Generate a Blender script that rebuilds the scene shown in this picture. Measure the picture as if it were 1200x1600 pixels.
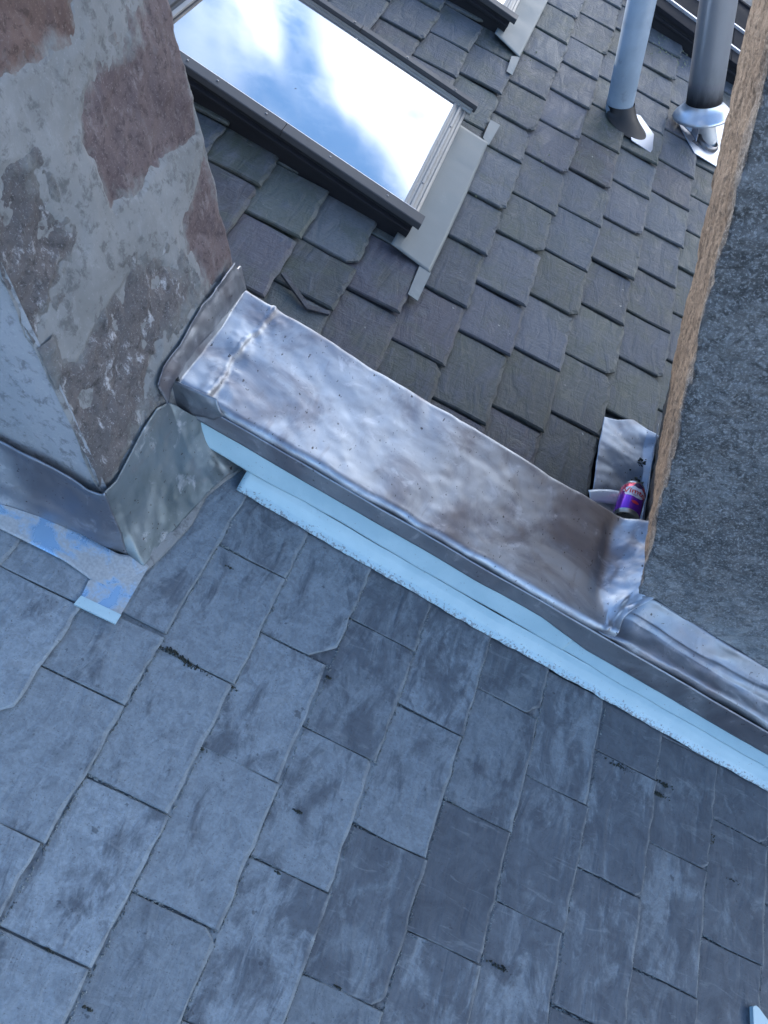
import bpy, math, random
import numpy as np
from mathutils import Vector, Matrix
R = math.radians
rnd = random.Random(7)
for o in list(bpy.data.objects): bpy.data.objects.remove(o)
sc = bpy.context.scene
COL = sc.collection

# ------------------------------------------------------------------ frame of the place
# roof coordinates: u down the slope, v level along the courses, w out of the roof (unit S metres)
S = 1.5
TH = R(31.15)
CT, ST = math.cos(TH), math.sin(TH)
Z0 = 9.0
F = 1380.0
RM = np.array([[0.9461915, 0.1723304, -0.2739050],
               [0.3106663, -0.7206905, 0.6197513],
               [-0.0905987, -0.6714964, -0.7354485]])
def P(u, v, w=0.0):
    return Vector((S*(u*CT+w*ST), S*v, S*(-u*ST+w*CT)+Z0))
def ray(px, py):
    a = RM @ np.array([px-600.0, py-800.0, F])
    q = np.array([a[0]*CT-a[2]*ST, a[1], a[0]*ST+a[2]*CT])
    return -q/q[2]                     # (u,v,-1): hits w=0 from the eye at w=1
def onW(px, py, w=0.0):
    q = ray(px, py); t = 1-w
    return (q[0]*t, q[1]*t, w)
def onV(px, py, v):
    q = ray(px, py); t = v/q[1]
    return (q[0]*t, v, 1-t)
def onX(px, py, X):
    q = ray(px, py); t = (X-ST)/(q[0]*CT-ST)
    return (q[0]*t, q[1]*t, 1-t)
def X_(q): return q[0]*CT+q[2]*ST
def Z_(q): return q[2]*CT-q[0]*ST
def fromXZ(X, v, Z): return (X*CT-Z*ST, v, X*ST+Z*CT)

# ------------------------------------------------------------------ camera, sky, sun, exposure
cam = bpy.data.cameras.new('camera'); camo = bpy.data.objects.new('camera', cam); COL.objects.link(camo)
cam.sensor_fit = 'HORIZONTAL'; cam.sensor_width = 36.0; cam.lens = F/1200*36; cam.clip_start = 0.02; cam.clip_end = 4000
M3 = Matrix(((RM[0][0], -RM[0][1], -RM[0][2]), (RM[1][0], -RM[1][1], -RM[1][2]), (RM[2][0], -RM[2][1], -RM[2][2])))
camo.matrix_world = Matrix.Translation(P(0, 0, 1)) @ M3.to_4x4()
sc.camera = camo

SUN_EL = R(18); SUN_AZ = math.atan2(0.75, -0.66)        # direction towards the sun, world XY
world = bpy.data.worlds.new('World'); sc.world = world; world.use_nodes = True
nt = world.node_tree; nt.nodes.clear()
def N(t, kind, **kw):
    n = t.nodes.new(kind)
    for k, v in kw.items():
        if k.startswith('_'):
            n.inputs[k[1:].replace('_', ' ')].default_value = v
        else: setattr(n, k, v)
    return n
def L(t, a, b): t.links.new(a, b)
out = N(nt, 'ShaderNodeOutputWorld'); bg = N(nt, 'ShaderNodeBackground'); bg.inputs[1].default_value = 0.15
sky = N(nt, 'ShaderNodeTexSky', sky_type='NISHITA', sun_disc=False, sun_elevation=SUN_EL, sun_rotation=math.pi/2-SUN_AZ,
        altitude=50, air_density=1.0, dust_density=0.2, ozone_density=3.0)
tc = N(nt, 'ShaderNodeTexCoord')
mp = N(nt, 'ShaderNodeMapping'); mp.inputs['Scale'].default_value = (1.3, 1.3, 3.2); mp.inputs['Location'].default_value = (0.35, 0.2, 0.15)
n1 = N(nt, 'ShaderNodeTexNoise', _Scale=2.6, _Detail=9.0, _Roughness=0.55, _Distortion=0.25)
sep = N(nt, 'ShaderNodeSeparateXYZ')
L(nt, tc.outputs['Generated'], mp.inputs[0]); L(nt, mp.outputs[0], n1.inputs['Vector']); L(nt, tc.outputs['Generated'], sep.inputs[0])
# cloud bank round the horizon, breaking up higher in the sky
ma = N(nt, 'ShaderNodeMath', operation='MULTIPLY_ADD'); L(nt, sep.outputs['Z'], ma.inputs[0]); ma.inputs[1].default_value = -1.5; ma.inputs[2].default_value = 0.72
mb = N(nt, 'ShaderNodeMath', operation='MAXIMUM'); my = N(nt, 'ShaderNodeMath', operation='MULTIPLY_ADD'); L(nt, sep.outputs['Y'], my.inputs[0]); my.inputs[1].default_value = 0.30; my.inputs[2].default_value = -0.26
ms = N(nt, 'ShaderNodeMath', operation='ADD'); L(nt, ma.outputs[0], ms.inputs[0]); L(nt, my.outputs[0], ms.inputs[1])
L(nt, ms.outputs[0], mb.inputs[0]); mb.inputs[1].default_value = -0.10
mc = N(nt, 'ShaderNodeMath', operation='ADD'); L(nt, n1.outputs['Fac'], mc.inputs[0]); L(nt, mb.outputs[0], mc.inputs[1])
mr = N(nt, 'ShaderNodeMapRange', interpolation_type='SMOOTHSTEP'); mr.inputs['From Min'].default_value = 0.44; mr.inputs['From Max'].default_value = 0.68
L(nt, mc.outputs[0], mr.inputs['Value'])
mx = N(nt, 'ShaderNodeMix', data_type='RGBA')
L(nt, mr.outputs[0], mx.inputs[0]); sat = N(nt, 'ShaderNodeMix', data_type='RGBA', blend_type='MULTIPLY'); sat.inputs[0].default_value = 1.0; sat.inputs[7].default_value = (0.76, 1.02, 1.18, 1)
L(nt, sky.outputs[0], sat.inputs[6]); L(nt, sat.outputs[2], mx.inputs[6]); mx.inputs[7].default_value = (13.5, 13.8, 14.6, 1)
L(nt, mx.outputs[2], bg.inputs[0]); L(nt, bg.outputs[0], out.inputs[0])

sun = bpy.data.lights.new('sun', 'SUN'); sun.energy = 2.0; sun.angle = R(0.5); sun.color = (1.0, 0.86, 0.70)
suno = bpy.data.objects.new('sun', sun); COL.objects.link(suno)
sd = Vector((math.cos(SUN_AZ)*math.cos(SUN_EL), math.sin(SUN_AZ)*math.cos(SUN_EL), math.sin(SUN_EL)))
suno.rotation_euler = sd.to_track_quat('Z', 'Y').to_euler(); suno.location = (0, 0, 30)
sc.view_settings.view_transform = 'Standard'; sc.view_settings.look = 'None'; sc.view_settings.gamma = 1.0
sc.view_settings.use_curve_mapping = False; sc.view_settings.exposure = 1.25

# ------------------------------------------------------------------ noise in numpy
def _h(ix, iy, iz, s):
    n = (ix*374761393 + iy*668265263 + iz*2147483647 + s*1274126177) & 0xffffffff
    n = ((n ^ (n >> 13)) * 1274126177) & 0xffffffff
    n = (n ^ (n >> 16)) & 0xffffffff
    return n.astype(np.float64)/4294967295.0
def vn(p, s=0):
    p = np.asarray(p, float); i = np.floor(p).astype(np.int64); f = p-i; f = f*f*(3-2*f); r = 0
    for a in (0, 1):
        for b in (0, 1):
            for c in (0, 1):
                wgt = (f[..., 0] if a else 1-f[..., 0])*(f[..., 1] if b else 1-f[..., 1])*(f[..., 2] if c else 1-f[..., 2])
                r = r+wgt*_h(i[..., 0]+a, i[..., 1]+b, i[..., 2]+c, s)
    return r*2-1
def fbm(p, o=4, s=0, g=0.5):
    p = np.asarray(p, float); r = 0; a = 1.0
    for k in range(o): r = r+a*vn(p*(2.03**k), s+k*17); a *= g
    return r

# ------------------------------------------------------------------ objects
def prop(o, label=None, cat=None, group=None, kind=None):
    if label: o['label'] = label
    if cat: o['category'] = cat
    if group: o['group'] = group
    if kind: o['kind'] = kind
    return o
def empty(name, loc, label, cat, group=None):
    o = bpy.data.objects.new(name, None); COL.objects.link(o); o.location = loc; o.empty_display_size = 0.1
    bpy.context.view_layer.update()
    return prop(o, label, cat, group)
def link(name, me, mat, parent=None, smooth=False):
    o = bpy.data.objects.new(name, me); COL.objects.link(o)
    if mat: me.materials.append(mat)
    if smooth: me.shade_smooth()
    if parent:
        o.parent = parent; o.matrix_parent_inverse = parent.matrix_world.inverted()
    return o
def center(me):
    n = len(me.vertices); co = np.empty(n*3); me.vertices.foreach_get('co', co); co = co.reshape(-1, 3)
    c = (co.min(0)+co.max(0))/2; me.vertices.foreach_set('co', (co-c).ravel()); me.update(); return Vector(c)
def mesh(name, vs, fs, mat, parent=None, smooth=False, origin=True):
    me = bpy.data.meshes.new(name); me.from_pydata([tuple(v) for v in vs], [], fs); me.validate(); me.update()
    c = center(me) if origin else Vector((0, 0, 0))
    o = bpy.data.objects.new(name, me); COL.objects.link(o)
    if mat: me.materials.append(mat)
    if smooth: me.shade_smooth()
    if parent:
        o.parent = parent; o.location = c - parent.location
    else: o.location = c
    return o
def gridfaces(a, b, close=False):
    f = []
    for i in range(a-1):
        for j in range(b-1 if not close else b):
            j2 = (j+1) % b
            f.append((i*b+j, i*b+j2, (i+1)*b+j2, (i+1)*b+j))
    return f
def gridmesh(name, pts, mat, parent=None, thick=0.0, smooth=True, close=False, flip=False):
    """pts[a][b] roof coordinates; thick in metres -> solidify downwards by real geometry"""
    a, b = len(pts), len(pts[0])
    vs = [P(*q) for row in pts for q in row]
    fs = gridfaces(a, b, close)
    if flip: fs = [f[::-1] for f in fs]
    o = mesh(name, vs, fs, mat, parent, smooth)
    if thick:
        m = o.modifiers.new('thickness', 'SOLIDIFY'); m.thickness = thick; m.offset = -1
    return o
def boxm(name, lo, hi, mat, parent=None, bevel=0.0, mapf=None, smooth=False):
    (x0, y0, z0), (x1, y1, z1) = lo, hi
    c = [(x0, y0, z0), (x1, y0, z0), (x1, y1, z0), (x0, y1, z0), (x0, y0, z1), (x1, y0, z1), (x1, y1, z1), (x0, y1, z1)]
    f = [(0, 3, 2, 1), (4, 5, 6, 7), (0, 1, 5, 4), (1, 2, 6, 5), (2, 3, 7, 6), (3, 0, 4, 7)]
    mapf = mapf or P
    o = mesh(name, [mapf(*q) for q in c], f, mat, parent, smooth)
    if bevel:
        m = o.modifiers.new('bevel', 'BEVEL'); m.width = bevel; m.segments = 2
    return o

# ------------------------------------------------------------------ materials
MATS = {}
def newmat(name):
    m = bpy.data.materials.new(name); m.use_nodes = True; t = m.node_tree; t.nodes.clear()
    o = N(t, 'ShaderNodeOutputMaterial'); b = N(t, 'ShaderNodeBsdfPrincipled'); L(t, b.outputs[0], o.inputs[0])
    MATS[name] = m
    return m, t, b
def coords(t, random_offset=False):
    c = N(t, 'ShaderNodeTexCoord')
    if not random_offset: return c.outputs['Object']
    oi = N(t, 'ShaderNodeObjectInfo'); mu = N(t, 'ShaderNodeMath', operation='MULTIPLY'); mu.inputs[1].default_value = 37.0
    L(t, oi.outputs['Random'], mu.inputs[0])
    ad = N(t, 'ShaderNodeVectorMath', operation='ADD'); L(t, c.outputs['Object'], ad.inputs[0]); L(t, mu.outputs[0], ad.inputs[1])
    return ad.outputs[0]
def noise(t, vec, scale, detail=5.0, rough=0.55, dist=0.0, sc3=None, rot=None):
    if sc3 or rot:
        m = N(t, 'ShaderNodeMapping')
        if sc3: m.inputs['Scale'].default_value = sc3
        if rot: m.inputs['Rotation'].default_value = rot
        L(t, vec, m.inputs[0]); vec = m.outputs[0]
    n = N(t, 'ShaderNodeTexNoise', _Scale=scale, _Detail=detail, _Roughness=rough, _Distortion=dist); L(t, vec, n.inputs['Vector'])
    return n.outputs['Fac']
def rng(t, v, a, b, c=0.0, d=1.0, smooth=True):
    n = N(t, 'ShaderNodeMapRange'); n.interpolation_type = 'SMOOTHSTEP' if smooth else 'LINEAR'
    n.inputs['From Min'].default_value = a; n.inputs['From Max'].default_value = b; n.inputs['To Min'].default_value = c; n.inputs['To Max'].default_value = d
    L(t, v, n.inputs['Value']); return n.outputs[0]
def mixc(t, f, a, b, mode='MIX'):
    n = N(t, 'ShaderNodeMix', data_type='RGBA', blend_type=mode)
    if isinstance(f, float): n.inputs[0].default_value = f
    else: L(t, f, n.inputs[0])
    for i, x in ((6, a), (7, b)):
        if isinstance(x, tuple): n.inputs[i].default_value = (*x, 1)
        else: L(t, x, n.inputs[i])
    return n.outputs[2]
def mth(t, op, a, b=None, c=None):
    n = N(t, 'ShaderNodeMath', operation=op)
    for i, x in enumerate((a, b, c)):
        if x is None: continue
        if isinstance(x, (int, float)): n.inputs[i].default_value = x
        else: L(t, x, n.inputs[i])
    return n.outputs[0]
def bump(t, b, h, strength=0.4, dist=0.005, prev=None):
    n = N(t, 'ShaderNodeBump'); n.inputs['Strength'].default_value = strength; n.inputs['Distance'].default_value = dist
    L(t, h, n.inputs['Height'])
    if prev is not None: L(t, prev, n.inputs['Normal'])
    L(t, n.outputs[0], b.inputs['Normal']); return n.outputs[0]

def slate_material(name, far):
    m, t, b = newmat(name)
    v = coords(t, True)
    oi = N(t, 'ShaderNodeObjectInfo')
    big = noise(t, v, 9.0, 4, 0.6, 0.6)
    fine = noise(t, v, 160.0, 4, 0.7)
    # riven grain runs at an angle across the slate
    grain = noise(t, v, 26.0, 8, 0.65, 0.9, sc3=(1.0, 0.28, 1.0), rot=(0, 0, 0.35))
    ridge = noise(t, v, 55.0, 5, 0.6, 1.2, sc3=(0.25, 1.0, 0.25), rot=(0, 0, -0.35))
    col = oi.outputs['Color']
    if far:
        c = mixc(t, rng(t, big, 0.46, 0.66, 0, 0.8), col, mixc(t, 0.55, col, (0.060, 0.075, 0.050)))
        c = mixc(t, rng(t, noise(t, v, 14, 4, 0.6), 0.5, 0.7, 0, 0.4), c, (0.085, 0.10, 0.13))
        c = mixc(t, rng(t, grain, 0.44, 0.70, 0, 0.4), c, (0.15, 0.16, 0.19))
        c = mixc(t, rng(t, ridge, 0.62, 0.72, 0, 0.25), c, (0.25, 0.25, 0.25))
        spk = noise(t, v, 60.0, 2, 0.5)
        c = mixc(t, rng(t, spk, 0.76, 0.80, 0, 0.8), c, (0.34, 0.35, 0.33))
        c = mixc(t, rng(t, fine, 0.3, 0.55, 0.35, 0), c, (0.03, 0.03, 0.032))
    else:
        # pale dust film over darker slate that shows through in worn patches; alpha = how much film is left
        dark = mixc(t, rng(t, noise(t, v, 20, 6, 0.65, 0.8), 0.3, 0.7), (0.052, 0.062, 0.080), (0.095, 0.112, 0.135))
        film = mixc(t, rng(t, fine, 0.3, 0.7), mixc(t, 0.30, col, (0.08, 0.09, 0.10)), col)
        film = mixc(t, rng(t, noise(t, v, 38, 7, 0.7, 0.8), 0.40, 0.62, 0, 0.35), film, dark)
        blot = noise(t, v, 13.0, 8, 0.68, 0.9, rot=(0, 0, 0.35), sc3=(1.0, 0.6, 1.0))
        k = mth(t, 'ADD', mth(t, 'MULTIPLY', blot, 0.62), mth(t, 'MULTIPLY', grain, 0.38))
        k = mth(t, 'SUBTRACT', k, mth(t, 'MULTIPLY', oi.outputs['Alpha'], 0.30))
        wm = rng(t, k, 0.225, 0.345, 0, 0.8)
        c = mixc(t, wm, film, dark)
        c = mixc(t, rng(t, ridge, 0.58, 0.70, 0, 0.35), c, (0.24, 0.27, 0.29))
        st = noise(t, v, 45.0, 3, 0.6)
        c = mixc(t, rng(t, st, 0.69, 0.74, 0, 0.6), c, (0.04, 0.045, 0.055))
        sp = noise(t, v, 330.0, 2, 0.5)
        c = mixc(t, rng(t, sp, 0.64, 0.72, 0, 0.55), c, (0.05, 0.05, 0.05))
    ed = N(t, 'ShaderNodeAttribute', attribute_name='edge')
    en = mth(t, 'MULTIPLY', ed.outputs['Fac'], rng(t, noise(t, v, 60, 4, 0.6), 0.35, 0.6))
    c = mixc(t, mth(t, 'MULTIPLY', en, 0.55 if not far else 0.45), c, (0.26, 0.29, 0.30) if not far else (0.13, 0.14, 0.125))
    L(t, c, b.inputs['Base Color'])
    b.inputs['Specular IOR Level'].default_value = 0.28 if far else 0.4
    L(t, rng(t, grain, 0.3, 0.7, 0.42 if far else 0.55, 0.68 if far else 0.8, False), b.inputs['Roughness'])
    p = bump(t, b, grain, 1.0 if far else 0.7, 0.007)
    p = bump(t, b, ridge, 0.6 if far else 0.5, 0.0025, p)
    bump(t, b, fine, 0.25, 0.0012, p)
    return m
NEAR_SLATE = slate_material('near slate', False); FAR_SLATE = slate_material('far slate', True)

def lead_material(name, base, stain, stain_amt, rough0, rough1, dents=0.5, white=0.25):
    m, t, b = newmat(name); v = coords(t)
    big = noise(t, v, 5.5, 5, 0.6, 0.8); med = noise(t, v, 22.0, 6, 0.65, 0.5)
    streak = noise(t, v, 30.0, 6, 0.6, 0.6, sc3=(1.0, 0.35, 1.0), rot=(0, 0, 0.6))
    c = mixc(t, rng(t, big, 0.40, 0.66, 0, stain_amt), base, stain)
    c = mixc(t, rng(t, med, 0.56, 0.70, 0, white), c, (0.72, 0.75, 0.80))
    c = mixc(t, rng(t, streak, 0.58, 0.70, 0, 0.4), c, (0.26, 0.25, 0.27))
    for ds, lo_, k_ in ((75.0, 0.69, 0.85), (150.0, 0.67, 0.7)):
        dot = noise(t, v, ds, 3, 0.6, 0, sc3=(1, 0.55, 1), rot=(0, 0, 0.6))
        c = mixc(t, rng(t, dot, lo_, lo_+0.03, 0, k_), c, (0.06, 0.055, 0.06))
    L(t, c, b.inputs['Base Color']); b.inputs['Metallic'].default_value = 0.85
    L(t, rng(t, med, 0.3, 0.7, rough0, rough1, False), b.inputs['Roughness'])
    p = bump(t, b, noise(t, v, 10.0, 2, 0.5, 0.4), dents, 0.010)
    p = bump(t, b, streak, dents*0.5, 0.003, p)
    bump(t, b, noise(t, v, 120.0, 3, 0.6), 0.12, 0.001, p)
    return m
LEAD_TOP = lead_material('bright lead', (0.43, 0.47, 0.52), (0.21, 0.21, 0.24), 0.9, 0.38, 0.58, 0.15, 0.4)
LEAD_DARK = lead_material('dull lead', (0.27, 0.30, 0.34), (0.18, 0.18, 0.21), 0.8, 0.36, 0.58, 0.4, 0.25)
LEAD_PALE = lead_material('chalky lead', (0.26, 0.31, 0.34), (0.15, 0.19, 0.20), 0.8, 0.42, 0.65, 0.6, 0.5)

def simple(name, col, rough=0.5, metal=0.0, var=0.15, scale=12.0, bmp=0.1, bdist=0.002, spec=None, dirt=None, dirt_at=(0.6, 0.7), dirt_scale=30):
    m, t, b = newmat(name); v = coords(t)
    n = noise(t, v, scale, 6, 0.6, 0.3)
    c = mixc(t, rng(t, n, 0.3, 0.7), tuple(x*(1-var) for x in col), tuple(min(1, x*(1+var)) for x in col))
    if dirt: c = mixc(t, rng(t, noise(t, v, dirt_scale, 6, 0.7), dirt_at[0], dirt_at[1], 0, 0.8), c, dirt)
    L(t, c, b.inputs['Base Color']); b.inputs['Metallic'].default_value = metal
    L(t, rng(t, n, 0.3, 0.7, max(0.02, rough-0.08), rough+0.1, False), b.inputs['Roughness'])
    if spec is not None: b.inputs['Specular IOR Level'].default_value = spec
    if bmp: bump(t, b, noise(t, v, scale*6, 4, 0.6), bmp, bdist)
    return m

def blue_strip_material():
    m, t, b = newmat('pale blue painted metal'); v = coords(t)
    n = noise(t, v, 7, 5, 0.6, 0.4); sp = noise(t, v, 170, 3, 0.7); cl = noise(t, v, 14, 4, 0.6, sc3=(1, 1, 1))
    c = mixc(t, rng(t, n, 0.3, 0.7), (0.36, 0.53, 0.60), (0.46, 0.63, 0.69))
    at = N(t, 'ShaderNodeAttribute', attribute_name='grit')
    k = mth(t, 'ADD', sp, mth(t, 'MULTIPLY', at.outputs['Fac'], 0.20)); k = mth(t, 'ADD', k, mth(t, 'MULTIPLY', cl, 0.12))
    c = mixc(t, rng(t, k, 0.735, 0.765, 0, 0.85), c, (0.20, 0.22, 0.24))
    L(t, c, b.inputs['Base Color']); b.inputs['Roughness'].default_value = 0.33; b.inputs['Metallic'].default_value = 0.0
    bump(t, b, sp, 0.15, 0.001)
    return m
BLUE = blue_strip_material()

def stone_material(name, base, alt, pale, paleamt, rough=0.85, scale=8, bstr=0.7, bd=0.008, sparkle=0.0, smear=None):
    m, t, b = newmat(name); v = coords(t)
    a = noise(t, v, scale, 6, 0.62, 0.5); f = noise(t, v, scale*7, 8, 0.72, 0.3); r = noise(t, v, scale*3.5, 8, 0.75, 0.25, sc3=(1, 1, 0.6))
    c = mixc(t, rng(t, a, 0.35, 0.65), base, alt)
    c = mixc(t, rng(t, r, 0.54, 0.68, 0, paleamt), c, pale)
    c = mixc(t, rng(t, f, 0.36, 0.5, 0.6, 0), c, tuple(x*0.35 for x in base))
    g = noise(t, v, scale*30, 4, 0.7)
    c = mixc(t, rng(t, g, 0.57, 0.66, 0, 0.35+sparkle), c, pale)
    if smear:
        sm = N(t, 'ShaderNodeAttribute', attribute_name='smear')
        q = mth(t, 'ADD', sm.outputs['Fac'], mth(t, 'MULTIPLY', mth(t, 'ADD', noise(t, v, 12, 8, 0.7, 0.6), noise(t, v, 45, 5, 0.6)), 0.75))
        c = mixc(t, rng(t, q, 0.84, 1.35, 0, 0.95), c, smear)
    L(t, c, b.inputs['Base Color']); b.inputs['Roughness'].default_value = rough
    p = bump(t, b, r, bstr, bd); p = bump(t, b, f, bstr*0.8, bd*0.4, p); bump(t, b, g, 0.4, 0.0015, p)
    return m
PURPLE = stone_material('purple sandstone', (0.108, 0.080, 0.084), (0.155, 0.120, 0.122), (0.38, 0.35, 0.35), 0.35, scale=9, bstr=0.5, bd=0.005, smear=(0.265, 0.29, 0.29))
REDBR = stone_material('red brown sandstone', (0.12, 0.078, 0.068), (0.165, 0.112, 0.10), (0.34, 0.28, 0.26), 0.2, scale=9, bstr=0.5, bd=0.005, smear=(0.265, 0.29, 0.29))
GREYST = stone_material('grey rough stone', (0.15, 0.145, 0.15), (0.20, 0.185, 0.185), (0.72, 0.74, 0.78), 0.95, scale=9, bstr=1.0, bd=0.014, smear=(0.28, 0.30, 0.30))
MORTAR = stone_material('smeared lime mortar', (0.195, 0.205, 0.208), (0.26, 0.272, 0.278), (0.34, 0.355, 0.37), 0.35, scale=5, bstr=0.25, bd=0.004)
RENDER = stone_material('smooth pale render', (0.27, 0.29, 0.31), (0.32, 0.335, 0.36), (0.42, 0.44, 0.46), 0.3, scale=6, bstr=0.35, bd=0.006)

def chimney_block_material():
    m, t, b = newmat('weathered ashlar'); v = coords(t)
    geo = N(t, 'ShaderNodeNewGeometry'); sx = N(t, 'ShaderNodeSeparateXYZ'); L(t, geo.outputs['Position'], sx.inputs[0])
    a = noise(t, v, 6, 7, 0.62, 0.5); f = noise(t, v, 60, 8, 0.75, 0.3); r = noise(t, v, 17, 9, 0.72, 1.3, rot=(0.3, 0.2, 0.5), sc3=(1, 1, 1.6)); g = noise(t, v, 240, 4, 0.7)
    at = N(t, 'ShaderNodeAttribute', attribute_name='arris')      # sandy brown side of the block
    crust = mixc(t, rng(t, a, 0.35, 0.65), (0.10, 0.105, 0.11), (0.20, 0.205, 0.21))
    crust = mixc(t, rng(t, r, 0.46, 0.66, 0, 0.45), crust, (0.36, 0.38, 0.40))
    crust = mixc(t, rng(t, f, 0.38, 0.52, 0.75, 0), crust, (0.05, 0.052, 0.055))
    crust = mixc(t, rng(t, g, 0.52, 0.62, 0, 0.6), crust, (0.48, 0.50, 0.52))
    crust = mixc(t, rng(t, noise(t, v, 120, 4, 0.7), 0.52, 0.64, 0, 0.45), crust, (0.42, 0.44, 0.46))
    foot_pale = rng(t, mth(t, 'ADD', sx.outputs['Z'], mth(t, 'MULTIPLY', a, 0.35)), Z0-0.36, Z0+0.16, 0.75, 0.0)  # paler towards the foot of the stack, with an uneven upper limit
    foot_pale = mth(t, 'MULTIPLY', foot_pale, rng(t, r, 0.35, 0.6, 0.35, 1.0))
    crust = mixc(t, foot_pale, crust, (0.46, 0.50, 0.53))
    side = mixc(t, rng(t, a, 0.35, 0.65), (0.22, 0.165, 0.125), (0.31, 0.245, 0.19))
    side = mixc(t, rng(t, f, 0.36, 0.54, 0.85, 0), side, (0.07, 0.055, 0.045))
    side = mixc(t, rng(t, g, 0.56, 0.66, 0, 0.4), side, (0.62, 0.54, 0.45))
    c = mixc(t, at.outputs['Fac'], crust, side)
    L(t, c, b.inputs['Base Color']); b.inputs['Roughness'].default_value = 0.72
    p = bump(t, b, r, 1.0, 0.016); p = bump(t, b, f, 1.0, 0.006, p); bump(t, b, g, 0.6, 0.0018, p)
    return m
ASHLAR = chimney_block_material()
GROUND = simple('ground', (0.12, 0.12, 0.11), 0.9)
DECK = simple('roof boarding', (0.03, 0.03, 0.032), 0.9)
DIRT = simple('joint grit', (0.22, 0.25, 0.26), 0.95, var=0.5, scale=40, bmp=0.5)
MOSSM = simple('dark moss', (0.050, 0.055, 0.045), 0.95, var=0.4, scale=60, bmp=0.5)
MATT = simple('matt black cladding', (0.020, 0.021, 0.026), 0.8, 0.0, 0.1, spec=0.08)
FRAME = simple('charcoal window frame', (0.016, 0.017, 0.021), 0.5, 0.0, 0.1, spec=0.3)
CLAD = simple('grey window cladding', (0.060, 0.062, 0.068), 0.5, 0.0, 0.1, dirt=(0.04, 0.04, 0.04), spec=0.35)
CLADB = simple('silvery window profile', (0.24, 0.24, 0.235), 0.40, 0.35, 0.12, dirt=(0.13, 0.13, 0.12), dirt_at=(0.55, 0.8))
APRON = simple('grey flashing sheet', (0.16, 0.185, 0.19), 0.5, 0.1, 0.08, 8, 0.1, dirt=(0.25, 0.27, 0.26), dirt_at=(0.55, 0.75), dirt_scale=9)
ALU = simple('bright aluminium', (0.42, 0.46, 0.54), 0.38, 0.8, 0.06, 10, 0.15)
SOAK = None
RUBBER = simple('black rubber boot', (0.012, 0.012, 0.013), 0.5)
PLAST = simple('grey plastic pipe', (0.30, 0.38, 0.46), 0.42, 0.0, 0.15, 6, dirt=(0.16, 0.19, 0.22), dirt_at=(0.58, 0.75), dirt_scale=16)
STEEL = simple('stainless flue', (0.55, 0.57, 0.59), 0.45, 0.5, 0.1, 5)
SCREW = simple('screw metal', (0.20, 0.20, 0.21), 0.35, 0.9)

def glass_material():
    m, t, b = newmat('skylight glass'); v = coords(t)
    d = noise(t, v, 70, 2, 0.5); dust = noise(t, v, 6, 6, 0.6)
    c = mixc(t, rng(t, d, 0.775, 0.785), mixc(t, rng(t, dust, 0.35, 0.75), (0.49, 0.50, 0.51), (0.58, 0.57, 0.56)), (0.12, 0.11, 0.10))
    b.inputs['Metallic'].default_value = 0.75
    L(t, c, b.inputs['Base Color']); L(t, rng(t, dust, 0.3, 0.8, 0.04, 0.14), b.inputs['Roughness'])
    b.inputs['IOR'].default_value = 3.0
    b.inputs['Coat Weight'].default_value = 0.6; b.inputs['Coat IOR'].default_value = 1.5; b.inputs['Coat Roughness'].default_value = 0.02
    return m
GLASS = glass_material()
def flue_material():
    m, t, b = newmat('sooty steel flue'); v = coords(t)
    at = N(t, 'ShaderNodeAttribute', attribute_name='soot'); n = noise(t, v, 14, 5, 0.6, sc3=(1, 1, 0.25))
    k = rng(t, mth(t, 'ADD', at.outputs['Fac'], mth(t, 'MULTIPLY', n, 0.45)), 0.45, 0.95)
    L(t, mixc(t, k, (0.46, 0.49, 0.54), (0.035, 0.035, 0.04)), b.inputs['Base Color']); b.inputs['Metallic'].default_value = 0.8
    L(t, rng(t, k, 0, 1, 0.32, 0.6), b.inputs['Roughness'])
    return m
FLUE = flue_material()
def soaker_material():
    m, t, b = newmat('dusty blue soaker'); v = coords(t)
    n = noise(t, v, 16, 7, 0.62, 0.5); f = noise(t, v, 200, 3, 0.6)
    dust = mixc(t, rng(t, f, 0.3, 0.7), (0.30, 0.33, 0.35), (0.40, 0.43, 0.45))
    k = rng(t, mth(t, 'ADD', n, mth(t, 'MULTIPLY', f, 0.10)), 0.50, 0.66)
    L(t, mixc(t, k, dust, (0.30, 0.50, 0.72)), b.inputs['Base Color']); L(t, rng(t, k, 0, 1, 0.8, 0.25), b.inputs['Roughness'])
    L(t, rng(t, k, 0, 1, 0.0, 0.5), b.inputs['Metallic'])
    return m
SOAK = soaker_material()

# ------------------------------------------------------------------ ground and roof decks
g = mesh('ground', [(-900, -900, 0), (900, -900, 0), (900, 900, 0), (-900, 900, 0)], [(0, 1, 2, 3)], GROUND); g['kind'] = 'structure'
def deck(name, u0, u1, v0, v1):
    o = boxm(name, (u0, v0, -0.09), (u1, v1, -0.030), DECK); o['kind'] = 'structure'; return o
near_roof = deck('near_roof', -1.1, 1.7, -0.75, 0.80)
far_roof = deck('far_roof', -1.1, 1.7, 0.81, 4.3)
bpy.context.view_layer.update()

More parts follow.
